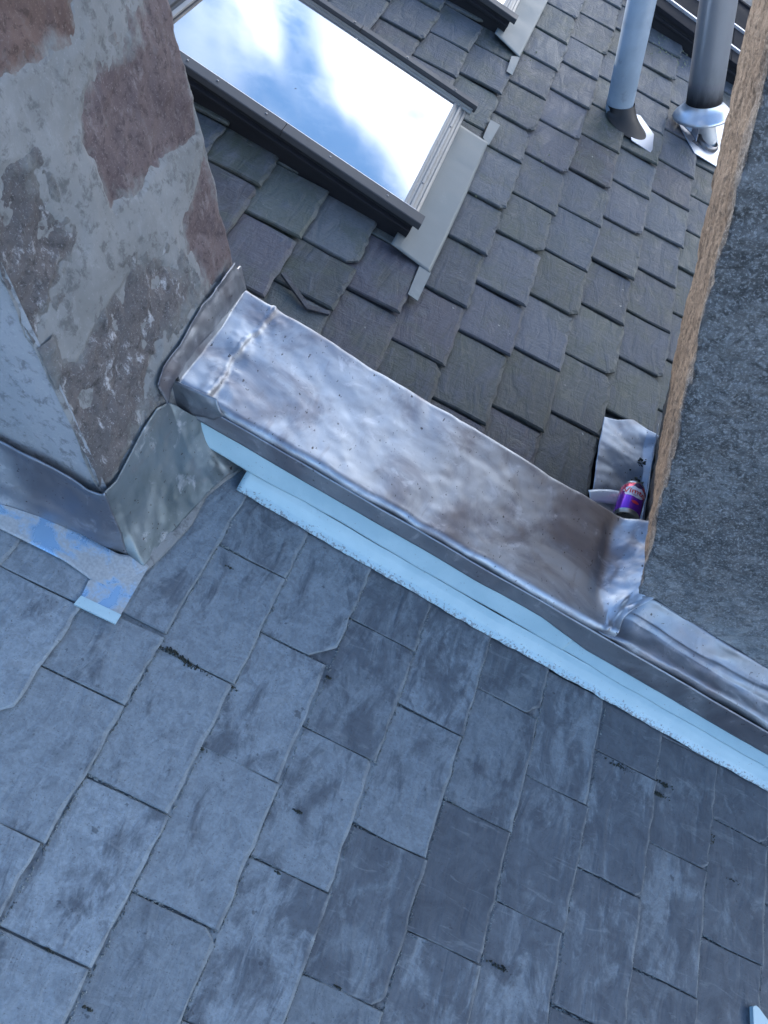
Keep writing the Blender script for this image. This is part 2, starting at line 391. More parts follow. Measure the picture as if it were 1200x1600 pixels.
# ------------------------------------------------------------------ slates
def slate(parent, u0, u1, v0, v1, wt, wh, th, mat, col, cut=0.0, cutside=0, ragged=0.0025, chip=0.004, skew=(0, 0), twist=0.0, alpha=1.0):
    """u0 head, u1 tail, v0..v1; wt/wh top height at tail/head, th thickness (all roof units)"""
    r = rnd
    out = []
    def seg(a, b, n, amp):
        for i in range(n):
            t = i/n
            x = a[0]+(b[0]-a[0])*t; y = a[1]+(b[1]-a[1])*t
            if i: x += r.uniform(-amp, amp); y += r.uniform(-amp, amp)
            out.append((x, y, abs((x-u1)) < 0.01))
    tail = [(u1, v0), (u1, v1)]
    A0 = (u0, v0); A1 = (u1, v0); A2 = (u1+skew[0], v1+skew[1]); A3 = (u0, v1)
    seg(A0, A1 if not (cut and cutside == 0) else (u1-cut, v0), 4, ragged)
    if cut and cutside == 0:
        seg((u1-cut, v0), (u1-cut*0.12, v0+cut*0.8), 3, ragged*0.8)
        st = (u1, v0+cut*0.95)
    else: st = A1
    en = A2 if not (cut and cutside == 1) else (u1+skew[0], v1-cut*0.9)
    seg(st, en, 9, ragged)
    if cut and cutside == 1:
        seg(en, (u1-cut, v1), 3, ragged*0.8); en = (u1-cut, v1)
    seg(en, A3, 4, ragged)
    seg(A3, A0, 1, 0)
    def top(x, y):
        k = (x-u0)/(u1-u0); return wh+(wt-wh)*k + twist*((y-v0)/(v1-v0)-0.5)*k
    cx, cy = (u0+u1)/2, (v0+v1)/2
    vs = []; n = len(out)
    for x, y, tl in out:            # top ring, slightly inside
        ins = chip*(r.uniform(0.5, 1.6) if tl else 0.35)
        xx = x-(ins if x > cx else -ins*0.3); yy = y-(0.35*chip if y > cy else -0.35*chip)
        vs.append((xx, yy, top(xx, yy)))
    for x, y, tl in out:            # arris ring
        vs.append((x, y, top(x, y)-th*(0.45 if tl else 0.25)))
    for x, y, tl in out:
        vs.append((x, y, top(x, y)-th))
    fs = [tuple(range(n))]
    for i in range(n):
        j = (i+1) % n
        fs.append((i, n+i, n+j, j)); fs.append((n+i, 2*n+i, 2*n+j, n+j))
    o = mesh('slate', [P(*q) for q in vs], fs, mat, parent)
    # local axes along the slope so the grain of the stone lies in its face
    me = o.data; Mr = Matrix(((CT, 0, ST), (0, 1, 0), (-ST, 0, CT)))
    me.transform(Mr.inverted().to_4x4()); o.rotation_euler = Mr.to_euler()
    o.color = (*col, alpha)
    at = me.attributes.new('edge', 'FLOAT', 'POINT'); at.data.foreach_set('value', [0.0]*n+[1.0]*n+[0.3]*n)
    return o
def inview(u, v, m=230):
    q = np.array([u*CT, v, -u*ST]) - np.array([ST, 0, CT])
    c = RM.T @ q
    if c[2] <= 0.05: return False
    x = 600+F*c[0]/c[2]; y = 800+F*c[1]/c[2]
    return -m < x < 1200+m and -m < y < 1600+m

# near roof: gauge 0.1, width 0.166, bond by eye from the photograph
NW = 0.1662
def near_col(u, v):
    k = max(0.0, min(1.0, (u+0.1)/0.7)); l = 0.335-0.105*k-(0.02 if v < 0.2 else 0)  # darker downslope and at low v: vignette shade put into the colour, partly dust
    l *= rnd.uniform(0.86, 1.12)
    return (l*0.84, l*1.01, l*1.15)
special = {(5, 0): 0.62, (7, 1): 0.8}
for k in range(-10, 18):
    tail = 0.1*k+rnd.uniform(-0.0015, 0.0015)+0.002
    base = 0.120 if k % 2 else 0.203
    js = [base+NW*i+rnd.uniform(-0.004, 0.004) for i in range(-5, 5)]
    for a, b in zip(js[:-1], js[1:]):
        if k == 0 and 0.3 < a < 0.40: b = 0.463
        if k == 0 and 0.45 < a < 0.56: a, b = 0.468, 0.752
        if a > 0.70: continue
        if tail < -0.02 and a > 0.53: continue
        b = min(b, 0.756)
        if tail < -0.02: b = min(b, 0.53)
        if b-a < 0.02: continue
        if not any(inview(x, y) for x in (tail-0.1, tail) for y in (a, b)): continue
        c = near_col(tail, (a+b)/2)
        dk = 1.0
        if k == 5 and 0.25 < a < 0.31: dk = 0.62
        if k == 7 and 0.10 < a < 0.13: dk = 0.6
        if k == 5 and 0.6 < a: dk = 0.9
        c = tuple(x*dk for x in c)
        gp = 0.0009
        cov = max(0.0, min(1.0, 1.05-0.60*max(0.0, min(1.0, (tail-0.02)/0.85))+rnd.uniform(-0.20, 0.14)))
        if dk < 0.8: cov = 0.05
        cut = rnd.choice([0, 0, 0, 0, 0, 0, 0, 0.008, 0.013, 0.018]) if k != 0 or a < 0.46 else 0
        if k == 2 and 0.5 < a < 0.55: cut = 0.03
        if k == -1 and 0.2 < a < 0.3: cut = 0.03
        lift = 0.0025 if k in (0, -1) and a < 0.46 else 0
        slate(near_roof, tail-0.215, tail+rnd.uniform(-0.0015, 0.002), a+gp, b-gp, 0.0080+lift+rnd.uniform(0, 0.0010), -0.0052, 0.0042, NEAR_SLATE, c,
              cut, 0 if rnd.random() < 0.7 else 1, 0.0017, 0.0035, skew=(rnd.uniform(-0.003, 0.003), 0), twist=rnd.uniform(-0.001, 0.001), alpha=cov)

# far roof
def far_tail(k, v): return (0.078+0.1035*k)+(v-1.2)/0.8*(-0.026+0.0025*k)
FJ = {-3: [1.276], -2: [1.21, 2.03], -1: [1.106, 1.228, 1.971, 2.106], 0: [1.018, 1.182, 1.345, 1.51, 1.675, 1.85, 2.022, 2.187, 2.35],
      1: [0.965, 1.13, 1.295, 1.4625, 1.625, 1.822, 1.964, 2.127, 2.291, 2.455], 2: [1.06, 1.243, 1.388, 1.566, 1.72, 1.889, 2.05, 2.21, 2.372],
      3: [0.955, 1.12, 1.283, 1.446, 1.608, 1.776, 1.938, 2.108, 2.27], 4: [1.02, 1.185, 1.35, 1.516, 1.673, 1.84, 2.008, 2.168, 2.33],
      5: [1.10, 1.27, 1.43, 1.581, 1.742, 1.90, 2.068, 2.225, 2.39], 6: [1.355, 1.511, 1.669, 1.838, 2.0, 2.16, 2.32]}
def fill(js, lo, hi, w=0.164):
    js = sorted(js)
    out = [js[0]]
    for j in js[1:]:
        gap = j-out[-1]; n = max(1, round(gap/w))
        for i in range(1, n+1): out.append(js[js.index(j)-1]+gap*i/n) if n > 1 else None
        if n == 1: out.append(j)
    while out[0] > lo: out.insert(0, out[0]-w*rnd.uniform(0.95, 1.05))
    while out[-1] < hi: out.append(out[-1]+w*rnd.uniform(0.95, 1.05))
    return out
TINTS = [(0.105, 0.103, 0.122), (0.125, 0.128, 0.145), (0.105, 0.112, 0.100), (0.09, 0.098, 0.09), (0.115, 0.105, 0.115), (0.10, 0.11, 0.125), (0.13, 0.135, 0.14)]
def far_color(k, v):
    if v < 1.2: c = rnd.choice([(0.095, 0.085, 0.095), (0.115, 0.10, 0.115), (0.085, 0.09, 0.085)])
    elif rnd.random() < 0.5: c = TINTS[5] if v > 1.4 else TINTS[2]
    else: c = rnd.choice(TINTS)
    f = rnd.uniform(0.52, 0.88)
    return (c[0]*f*0.90, c[1]*f*1.03, c[2]*f*1.12)
for k in range(-7, 12):
    js = fill(FJ.get(k, [1.2+(0.08 if k % 2 else 0)+rnd.uniform(-0.02, 0.02)]), 0.84, 3.6)
    for a, b in zip(js[:-1], js[1:]):
        t0 = far_tail(k, (a+b)/2); sk = far_tail(k, b)-far_tail(k, a)
        if b < 0.95: continue
        a2 = max(a, 0.945)
        if t0-0.05 > 0.60 and b < 1.30: continue
        if k in (5,) and b < 1.28: continue                     # lead sheet lies here
        if not any(inview(x, y, 150) for x in (t0-0.1, t0) for y in (a, b)): continue
        if -0.50 < t0-0.1 and t0 < 0.02 and a > 1.42 and b < 1.80: continue   # under the skylight
        gp = rnd.uniform(0.0014, 0.0034)
        cut = rnd.choice([0, 0, 0, 0, 0.012, 0.018])
        if k == 4 and 1.1 < a < 1.2: cut = 0.02
        r0 = rnd.uniform(-0.003, 0.003)
        slate(far_roof, t0-sk/2-0.215, t0-sk/2+r0, a2+gp, b-gp, 0.0145+rnd.uniform(-0.001, 0.003), -0.005, 0.0062, FAR_SLATE, far_color(k, a),
              cut, 0 if rnd.random() < 0.6 else 1, 0.0023, 0.0060, skew=(sk+rnd.uniform(-0.004, 0.004), rnd.uniform(-0.002, 0.002)), twist=rnd.uniform(-0.0070, 0.0))
# dark strip added in place of the gap at a broken slate edge
def poly_prism(name, pts, w0, w1, mat, parent=None, at=onW, bevel=0.0):
    q = [at(x, y, w0) for x, y in pts]; n = len(q)
    vs = [P(a[0], a[1], w1) for a in q]+[P(a[0], a[1], w0) for a in q]
    fs = [tuple(range(n)), tuple(range(2*n-1, n-1, -1))]+[(i, n+i, n+(i+1) % n, (i+1) % n) for i in range(n)]
    o = mesh(name, vs, fs, mat, parent)
    if bevel:
        m = o.modifiers.new('bevel', 'BEVEL'); m.width = bevel; m.segments = 2; m.limit_method = 'ANGLE'
    return o
o = poly_prism('slate_gap_strip', [(438, 430), (444, 428), (482, 479), (516, 489), (513, 494), (478, 485)], 0.012, 0.0165, FAR_SLATE)
o.color = (0.04, 0.042, 0.05, 1); prop(o, 'added dark strip for the gap at a broken slate edge, beside the lead capped wall near the large skylight', 'gap strip')

# grit and moss lying in the joints of the near roof (too fine to count)
def clump_mesh(name, spots, mat, parent):
    vs = []; fs = []
    for (u, v, w, r) in spots:
        b = len(vs); n = 5
        for i in range(n):
            a = i/n*6.283+rnd.uniform(-0.4, 0.4); rr = r*rnd.uniform(0.6, 1.3)
            vs.append(P(u+rr*math.cos(a), v+rr*math.sin(a), w-0.002))
        vs.append(P(u+rnd.uniform(-r, r)*0.3, v+rnd.uniform(-r, r)*0.3, w+r*rnd.uniform(0.3, 0.6)))
        fs += [(b+i, b+(i+1) % n, b+n) for i in range(n)]
    o = mesh(name, vs, fs, mat, parent); o['kind'] = 'stuff'; return o
spots = []
for k in range(-2, 16):
    u = 0.1*k+0.004
    for i in range(520):
        v = rnd.uniform(-0.3, 0.69)
        if k < 0 and v > 0.44: continue
        spots.append((u+abs(rnd.gauss(0, 0.0014)), v, 0.0040, rnd.uniform(0.0006, 0.0016)))
    base = 0.120 if k % 2 else 0.203
    for i in range(-4, 5):
        vj = base+NW*i
        if vj > 0.69 or (k < 1 and vj > 0.45): continue
        for q in range(70):
            uu = rnd.uniform(u-0.1, u); spots.append((uu, vj-0.001+rnd.gauss(0, 0.0013), 0.0035+(0.0025*(uu-u+0.1)/0.1), rnd.uniform(0.0006, 0.0016)))
clump_mesh('joint_grit', spots, DIRT, near_roof)
spots = []
for (px, py, n, sp) in [(270, 1017, 26, 9), (285, 1028, 22, 8), (300, 1040, 20, 8), (330, 1058, 14, 8), (362, 1072, 12, 4), (313, 1168, 22, 4), (195, 975, 26, 9), (215, 985, 18, 8),
                        (465, 1267, 12, 4), (434, 1363, 9, 3), (530, 1543, 10, 3), (138, 1576, 14, 4), (77, 1485, 8, 3), (1030, 1240, 24, 7), (1100, 1300, 24, 9), (1105, 1310, 20, 7),
                        (965, 1195, 16, 10), (985, 1205, 14, 9), (1000, 1212, 12, 7), (1038, 1225, 20, 6), (780, 1510, 16, 10), (516, 1059, 9, 3), (750, 1000, 14, 4), (960, 1020, 4, 3), (360, 886, 4, 3), (1145, 1375, 8, 5)]:
    for i in range(n*2):
        dx = rnd.gauss(0, sp); a = onW(px+dx, py+dx*0.5+rnd.gauss(0, sp*0.25), 0.0062); spots.append((a[0], a[1], 0.0064, rnd.uniform(0.0006, 0.0017)))
clump_mesh('dark_moss', spots, MOSSM, near_roof)

# ------------------------------------------------------------------ party wall with its lead
VN, VF, WC = 0.728, 0.937, 0.112
wall = empty('party_wall', P(0.2, 0.83, 0), 'long low wall between the two slate roofs under dented shiny lead capping', 'wall')
boxm('masonry_core', (-0.55, VN+0.008, -0.09), (1.65, VF-0.012, WC-0.016), GREYST, wall)
def smooth(a, b, x):
    t = np.clip((x-a)/(b-a), 0, 1); return t*t*(3-2*t)
XL = -0.066                                                  # left chimney's downhill face
def cap_rise(U, V):
    q = smooth(0.488, 0.566, U)
    side = 0.30+0.70*smooth(0.735, 0.80, V)
    fold = fbm(np.stack([U*34+V*12, V*26-U*8, U*0+2], -1), 3, 33)*1.5+0.35*fbm(np.stack([U*90, V*70, U*0+2], -1), 2, 39)
    return q*side*(0.050*q+0.0055*fold)-0.006*np.exp(-((U-0.497)/0.014)**2)*smooth(0.74, 0.80, V)*smooth(0.95, 0.90, V)
def capping():
    us = np.concatenate([np.linspace(-0.185, 0.46, 260), np.linspace(0.4615, 0.568, 90)])
    r = 0.007
    prof = []                                                # (v, w, which)
    for w in np.linspace(0.082, WC-r, 9): prof.append((VN-0.002*(WC-w)/WC, w))
    for a in np.linspace(0, math.pi/2, 5)[1:]: prof.append((VN+r-r*math.cos(a), WC-r+r*math.sin(a)))
    for v in np.linspace(VN+r, VF-r, 74)[1:]: prof.append((v, WC))
    for a in np.linspace(0, math.pi/2, 5)[1:]: prof.append((VF-r+r*math.sin(a), WC-r+r*math.cos(a)))
    for w in np.linspace(WC-r, 0.004, 10)[1:]: prof.append((VF, w))
    pv = np.array(prof); U, J = np.meshgrid(us, np.arange(len(pv)), indexing='ij')
    V = pv[J, 0]; W = pv[J, 1].copy()
    topm = smooth(0.09, WC-0.002, W)
    n1 = fbm(np.stack([U*14, V*20, U*0], -1), 3, 3); n2 = fbm(np.stack([U*55, V*42, U*0+3], -1), 3, 9)
    dentz = smooth(-0.12, 0.02, U)*smooth(0.62, 0.2, U)
    k = (V-VN)/(VF-VN)
    W += topm*(0.0014*n1+0.00020*n2*(0.4+dentz)-0.004*np.sin(np.pi*np.clip(k, 0, 1)))
    V += (1-topm)*(0.0022*fbm(np.stack([U*16, W*30, U*0+7], -1), 3, 5))*np.where(J < 9, 1, 0.6)
    # wavy arrises
    sw = smooth(18, 70, J); V += 0.0022*(fbm(np.stack([U*18, U*0, U*0], -1), 3, 21)*(1-sw)+fbm(np.stack([U*18, U*0, U*0+5], -1), 3, 21)*sw)
    # welted seam across the capping
    s = U-(-0.098+0.010*(k-0.5)+0.004*np.sin(k*9)); s = s+0.0025*fbm(np.stack([U*0, V*60, U*0+8], -1), 3, 24); W += topm*(0.0024*np.exp(-(s/0.0030)**2)*(1+0.8*n2)+0.0016*smooth(0.001, -0.001, s)+0.002*np.exp(-(s/0.02)**2)*n2)
    # right end: dressed up against the chimney, badly crumpled
    W += topm*cap_rise(U, V)-topm*0.008*smooth(0.525, 0.565, U)*smooth(0.81, 0.77, V)
    U = U-0.034*smooth(0.81, 0.75, V)*smooth(0.50, 0.568, U)
    # left end: turned up the chimney face
    pts = []
    XX = U*CT+W*ST
    over = np.clip(-0.070-XX, 0, 1)                          # beyond the stack face: fold upwards
    Zw = W*CT-U*ST
    Xn = np.where(XX < -0.062, -0.062+0.0015*n1, XX)
    rise = np.where(XX < -0.062, (-0.062-XX)*1.15, 0)
    Zn = Zw+rise*0.35
    u2 = Xn*CT-Zn*ST; w2 = Xn*ST+Zn*CT
    m = (XX < -0.062)
    U2 = np.where(m, u2, U); W2 = np.where(m, w2, W)
    return [[(U2[i, j], V[i, j], W2[i, j]) for j in range(len(pv))] for i in range(len(us))]
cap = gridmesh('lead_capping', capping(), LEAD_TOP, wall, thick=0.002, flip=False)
# upstand of the capping against the left stack
def strip3(name, lo, hi, n, m, mat, parent, bulge=0.0, amp=0.0015, sc_=30, axis='x', thick=0.002, seed=0, roll=0.0):
    """ruled sheet between two polylines of roof points, with hand-dressed unevenness"""
    def res(pl, n):
        pl = np.array(pl, float); d = np.r_[0, np.cumsum(np.linalg.norm(np.diff(pl, axis=0), axis=1))]; t = np.linspace(0, d[-1], n)
        return np.stack([np.interp(t, d, pl[:, i]) for i in range(3)], -1)
    a, b = res(lo, n), res(hi, n); T = np.linspace(0, 1, m)
    G = a[:, None]*(1-T)[None, :, None]+b[:, None]*T[None, :, None]
    nv = fbm(G*sc_, 3, seed); G2 = G.copy()
    d = nv*amp+bulge*np.sin(np.pi*T)[None, :]
    if roll: d = d+roll*(smooth(0.85, 1.0, T))[None, :]
    if axis == 'x': G2[..., 0] += d*CT; G2[..., 2] += d*ST
    elif axis == 'v': G2[..., 1] -= d
    else: G2[..., 2] += d
    return gridmesh(name, [[tuple(q) for q in row] for row in G2], mat, parent, thick)
E_ = -0.064
lo = [onX(x, y, -0.058) for x, y in [(262, 632), (272, 592), (310, 542), (345, 500), (374, 462), (384, 452)]]
hi = [onX(x, y, E_) for x, y in [(243, 600), (250, 574), (282, 530), (312, 478), (340, 440), (363, 410)]]
strip3('lead_upstand', lo, hi, 60, 14, LEAD_DARK, wall, 0.002, 0.0022, 40, 'x', seed=5, roll=0.003)
lo = [onV(x, y, VN-0.011) for x, y in [(255, 628), (300, 648), (335, 656), (350, 650)]]
hi = [onV(x, y, VN-0.0045) for x, y in [(244, 596), (262, 590), (300, 604), (340, 622)]]
strip3('lead_corner', lo, hi, 40, 12, LEAD_DARK, wall, 0.002, 0.002, 40, 'v', seed=8)
# near side apron hanging below the capping, and its continuation down to the right chimney
lo = [(-0.12, VN-0.0085, 0.078), (0.44, VN-0.0085, 0.078), (0.52, VN-0.0085, 0.064), (1.3, VN-0.0085, 0.060)]
hi = [(-0.16, VN-0.004, WC-0.008), (0.5, VN-0.004, WC-0.008), (1.25, VN-0.004, WC-0.008)]
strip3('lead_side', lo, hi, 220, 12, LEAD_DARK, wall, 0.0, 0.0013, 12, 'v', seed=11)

# right stack: near face and its lead
VR = 0.79
RB = [onV(1001, 913, VR), onV(1130, 400, VR)]
rstack = empty('chimney_stack', P(0.75, 1.0, 0), 'dark crusted ashlar chimney with a sandy brown edge, at the right beside the drink can', 'chimney', 'chimney stacks on the party wall')
def lead_ledge():
    us = np.linspace(0.505, 1.30, 260)
    prof = [(VN, 0.100), (VN, 0.108), (VN+0.003, 0.1135)]
    for v, w in [(0.736, 0.1150), (0.746, 0.1160), (0.755, 0.1172), (0.760, 0.1185), (0.7635, 0.1225), (0.7665, 0.1240), (0.7700, 0.1245), (0.7750, 0.1290), (0.7790, 0.1345), (0.7830, 0.1400), (0.7860, 0.1450), (0.7885, 0.1480), (0.7898, 0.1485)]: prof.append((v, w))
    prof = np.array(prof); idx = np.linspace(0, len(prof)-1, 46); pv = np.stack([np.interp(idx, np.arange(len(prof)), prof[:, i]) for i in range(2)], -1)
    U, J = np.meshgrid(us, np.arange(46), indexing='ij'); V = pv[J, 0].copy(); W = pv[J, 1].copy()
    n = fbm(np.stack([U*13, V*35, U*0], -1), 3, 12)
    k = smooth(0.512, 0.572, U)[...]; W = (WC-0.0095+cap_rise(U, V))*(1-k)+W*k; W[:, :2] = np.minimum(W[:, :2], 0.108)
    W += 0.0016*n*k+0.004*k*np.exp(-((V-0.768)/0.006)**2)*fbm(np.stack([U*9, U*0, U*0], -1), 3, 15)
    V += 0.003*fbm(np.stack([U*12, J*0.05, U*0+4], -1), 3, 16)*(J < 44)
    top = smooth(40, 45, J); W -= top*0.010*smooth(0.5, 1.3, U)
    return [[(U[i, j], V[i, j], W[i, j]) for j in range(46)] for i in range(len(us))]
gridmesh('lead_ledge_flashing', lead_ledge(), LEAD_DARK, rstack, thick=0.002)

# ------------------------------------------------------------------ pale blue metal strip at the wall foot
bs = empty('metal_flashing', P(0.45, 0.72, 0.02), 'pale blue metal strip running along the foot of the lead capped wall', 'flashing')
def strip_plate(name, u0, u1, prof, parent, seed, ragged=0.0):
    us = np.linspace(u0, u1, 160); idx = np.linspace(0, len(prof)-1, 18); pr = np.array(prof)
    pv = np.stack([np.interp(idx, np.arange(len(prof)), pr[:, i]) for i in range(2)], -1)
    rows = []; grit = []
    for u in us:
        nn = fbm(np.array([[u*10, 0, seed]]), 3, seed)[0]; nr = fbm(np.array([[u*70, 0, seed+3.]]), 3, seed)[0]
        row = []
        for j, (v, w) in enumerate(pv):
            row.append((u, v+nn*0.0014+(nr*ragged if j == 0 else 0), w+nn*0.0008))
            grit.append(max(0, 1-j/8) if ragged else 0.0)
        rows.append(row)
    o = gridmesh(name, rows, BLUE, parent, thick=0.0015)
    a = o.data.attributes.new('grit', 'FLOAT', 'POINT'); a.data.foreach_set('value', grit)
    return o
strip_plate('lower_plate', -0.012, 1.30, [(0.6975, 0.0105), (0.706, 0.016), (0.714, 0.028), (0.7185, 0.038)], bs, 1, 0.0012)
strip_plate('upper_plate', -0.10, 0.497, [(0.7165, 0.0415), (0.719, 0.055), (0.7225, 0.074), (0.7255, 0.092)], bs, 2)
strip_plate('back_plate', 0.44, 1.30, [(0.7175, 0.0385), (0.7205, 0.050), (0.7230, 0.060), (0.7238, 0.066)], bs, 4)

# ------------------------------------------------------------------ left chimney stack
lst = empty('chimney_stack', P(-0.35, 0.74, 0), 'stone chimney with purple blocks under smeared pale mortar, left of the lead capping', 'chimney', 'chimney stacks on the party wall')
def seg_sd(p, poly):
    """signed distance of points p (n,2) to polygon, positive inside"""
    poly = np.array(poly); n = len(poly); d = np.full(len(p), 1e9); ins = np.zeros(len(p), bool)
    for i in range(n):
        a, b = poly[i], poly[(i+1) % n]; ab = b-a; t = np.clip(((p-a)@ab)/(ab@ab), 0, 1)
        d = np.minimum(d, np.linalg.norm(p-a-t[:, None]*ab, axis=1))
        c = ((a[1] > p[:, 1]) != (b[1] > p[:, 1])) & (p[:, 0] < (b[0]-a[0])*(p[:, 1]-a[1])/(b[1]-a[1]+1e-12)+a[0]); ins ^= c
    return np.where(ins, d, -d)
def pxpoly(pts):
    return [(q[1], Z_(q)) for q in (onX(x, y, -0.068) for x, y in pts)]
STONES = [
    ('red', [(-60, -60), (118, -60), (114, 55), (88, 62), (78, 95), (42, 112), (8, 128), (-60, 150)]),
    ('purple', [(206, 18), (240, -30), (290, -40), (295, 90), (318, 215), (285, 240), (240, 282), (206, 300), (178, 334), (168, 328), (158, 296), (143, 250), (122, 222), (124, 150), (150, 105), (198, 88), (216, 60)]),
    ('purple', [(322, 225), (345, 310), (375, 410), (330, 450), (292, 392), (287, 345), (303, 300)]),
    ('grey', [(-20, 262), (36, 256), (50, 292), (92, 332), (118, 378), (100, 420), (80, 455), (70, 500), (66, 566), (-20, 410)]),
    ('grey', [(195, 438), (238, 400), (270, 410), (300, 458), (258, 520), (240, 600), (175, 770), (140, 770), (100, 640), (82, 560), (122, 562), (150, 500)])]
def left_stack():
    v0, v1, z0, z1 = 0.547, 0.938, -0.06, 1.05
    nv, nz_ = 150, 400
    vv = np.linspace(v0, v1, nv); zz = np.linspace(z0, z1, nz_)
    Vg, Zg = np.meshgrid(vv, zz, indexing='ij'); p = np.stack([Vg.ravel(), Zg.ravel()], -1)
    wob = np.stack([fbm(np.c_[p*22, p[:, :1]*0], 4, 2), fbm(np.c_[p*22, p[:, :1]*0+5], 4, 3)], -1)*0.009
    sd = np.full(len(p), -9.0); polys = [pxpoly(s[1]) for s in STONES]
    for q in polys: sd = np.maximum(sd, seg_sd(p+wob, q))
    n = fbm(np.c_[p*14, p[:, :1]*0], 5, 6)
    thin = 0.0015*fbm(np.c_[p*9, p[:, :1]*0+9], 2, 8)
    h = 0.0020*smooth(-0.004, -0.03, sd)+0.0008-0.0050*smooth(-0.002, 0.012, sd)+0.0012*n+thin
    # round the arrises a little
    e = np.minimum(p[:, 0]-v0, v1-p[:, 0]); h -= 0.004*np.exp(-e/0.004)
    pts = []
    h = h.reshape(nv, nz_)
    for i in range(nv):
        pts.append([fromXZ(-0.069+h[i, j], vv[i], zz[j]) for j in range(nz_)])
    gridmesh('mortar_coat', pts, MORTAR, lst)
    mats = {'red': REDBR, 'purple': PURPLE, 'grey': GREYST}
    for si, (kind, _) in enumerate(STONES):
        q = np.array(polys[si]); a = q.min(0)-0.02; b = q.max(0)+0.02
        a = np.maximum(a, (v0+0.001, z0)); b = np.minimum(b, (v1-0.001, z1))
        na = int((b[0]-a[0])/0.0026); nb = int((b[1]-a[1])/0.0026)
        V2, Z2 = np.meshgrid(np.linspace(a[0], b[0], na), np.linspace(a[1], b[1], nb), indexing='ij'); pp = np.stack([V2.ravel(), Z2.ravel()], -1)
        s = seg_sd(pp, polys[si]).reshape(na, nb)
        rough = {'red': 0.0022, 'purple': 0.0022, 'grey': 0.0042}[kind]
        hh = (rough*fbm(np.c_[pp*34, pp[:, :1]*0+si], 5, 40+si, 0.6)).reshape(na, nb)
        e = np.minimum(V2-v0, v1-V2); hh = hh-0.004*np.exp(-e/0.004)
        vs = [P(*fromXZ(-0.0695+hh[i, j], V2[i, j], Z2[i, j])) for i in range(na) for j in range(nb)]
        fs = [f for f in gridfaces(na, nb) if s.ravel()[f[0]] > -0.022]
        used = sorted({i for f in fs for i in f}); mpp = {o_: k for k, o_ in enumerate(used)}
        so = mesh('stone', [vs[i] for i in used], [tuple(mpp[i] for i in f) for f in fs], mats[kind], lst, True)
        at = so.data.attributes.new('smear', 'FLOAT', 'POINT'); at.data.foreach_set('value', [float(x) for x in (0.36*smooth(0.026, -0.004, s.ravel()[used]))])
    # rendered near face and the hidden sides
    xs = np.linspace(-0.85, -0.0695, 170); zz2 = np.linspace(-0.02, 1.05, 200)
    Xg, Zg = np.meshgrid(xs, zz2, indexing='ij')
    hn = 0.0035*fbm(np.stack([Xg*9, Zg*7, Xg*0], -1), 5, 60)
    hn -= 0.004*np.exp(-(-0.0695-Xg)/0.004)
    pts = [[fromXZ(xs[i], v0-hn[i, j], zz2[j]) for j in range(200)] for i in range(170)]
    gridmesh('render_face', pts, RENDER, lst, flip=True)
    c = [(-0.85, v0+0.004), (-0.0735, v0+0.004), (-0.0735, v1-0.003), (-0.85, v1-0.003)]
    vs = [P(*fromXZ(x, y, z)) for z in (-0.1, 1.045) for x, y in c]
    mesh('masonry_core', vs, [(0, 1, 5, 4), (1, 2, 6, 5), (2, 3, 7, 6), (3, 0, 4, 7), (4, 5, 6, 7)], MORTAR, lst)
left_stack()
# lead at the foot of the left stack
lo = [(-0.62, 0.527, 0.012)]+[onW(x, y, 0.012) for x, y in [(0, 790), (60, 808), (120, 832), (170, 858), (200, 868)]]
hi = [(-0.66, 0.541, 0.108)]+[onV(x, y, 0.541) for x, y in [(0, 684), (60, 712), (100, 736), (140, 760), (162, 768), (166, 766)]]
strip3('lead_side_flashing', lo, hi, 150, 22, LEAD_DARK, lst, 0.0015, 0.0022, 22, 'v', seed=31, roll=0.0035)
lo = [onW(x, y, 0.014) for x, y in [(203, 868), (225, 884), (250, 853), (292, 806), (330, 765), (356, 742), (384, 728), (372, 706)]]
hi = [onX(x, y, -0.0645) for x, y in [(163, 768), (180, 752), (196, 722), (222, 672), (243, 640), (262, 630)]]+[onV(312, 652, 0.722), onV(345, 664, 0.722)]
strip3('lead_apron', lo, hi, 110, 50, LEAD_PALE, lst, -0.010, 0.0035, 26, 'w', seed=35)
# mortar bead below the apron
lo = [onW(x, y, 0.0095) for x, y in [(222, 898), (255, 868), (298, 822), (322, 776), (352, 752), (396, 722)]]
hi = [onW(x, y, 0.0150) for x, y in [(226, 868), (246, 846), (288, 800), (312, 764), (350, 730), (388, 712)]]
strip3('mortar_fillet', lo, hi, 80, 10, MORTAR, lst, 0.001, 0.0016, 60, 'w', seed=36)
# slip of soaker sheet
sk = empty('soaker_sheet', P(-0.12, 0.5, 0.012), 'dusty sheet metal soaker with bare blue patches lying below the left chimney lead', 'flashing')
lo = [(-0.60, 0.452, 0.0115), onW(0, 826, 0.0115), onW(52, 852, 0.0115), onW(100, 876, 0.0115), onW(134, 900, 0.0115), onW(170, 930, 0.0115), onW(206, 918, 0.0115), onW(232, 886, 0.0115)]
hi = [(-0.62, 0.530, 0.0145), onW(0, 780, 0.0145), onW(60, 802, 0.0145), onW(110, 826, 0.0145), onW(150, 848, 0.0145), onW(185, 866, 0.0145), onW(206, 868, 0.0145), onW(228, 880, 0.0145)]
strip3('sheet', lo, hi, 120, 10, SOAK, sk, 0.0, 0.0008, 18, 'w', thick=0.001, seed=51)
poly_prism('tongue', [(138, 908), (232, 886), (188, 962), (126, 934)], 0.0108, 0.0125, SOAK, sk)
poly_prism('folded_lip', [(126, 932), (189, 962), (180, 976), (115, 945)], 0.0115, 0.0145, BLUE, sk)

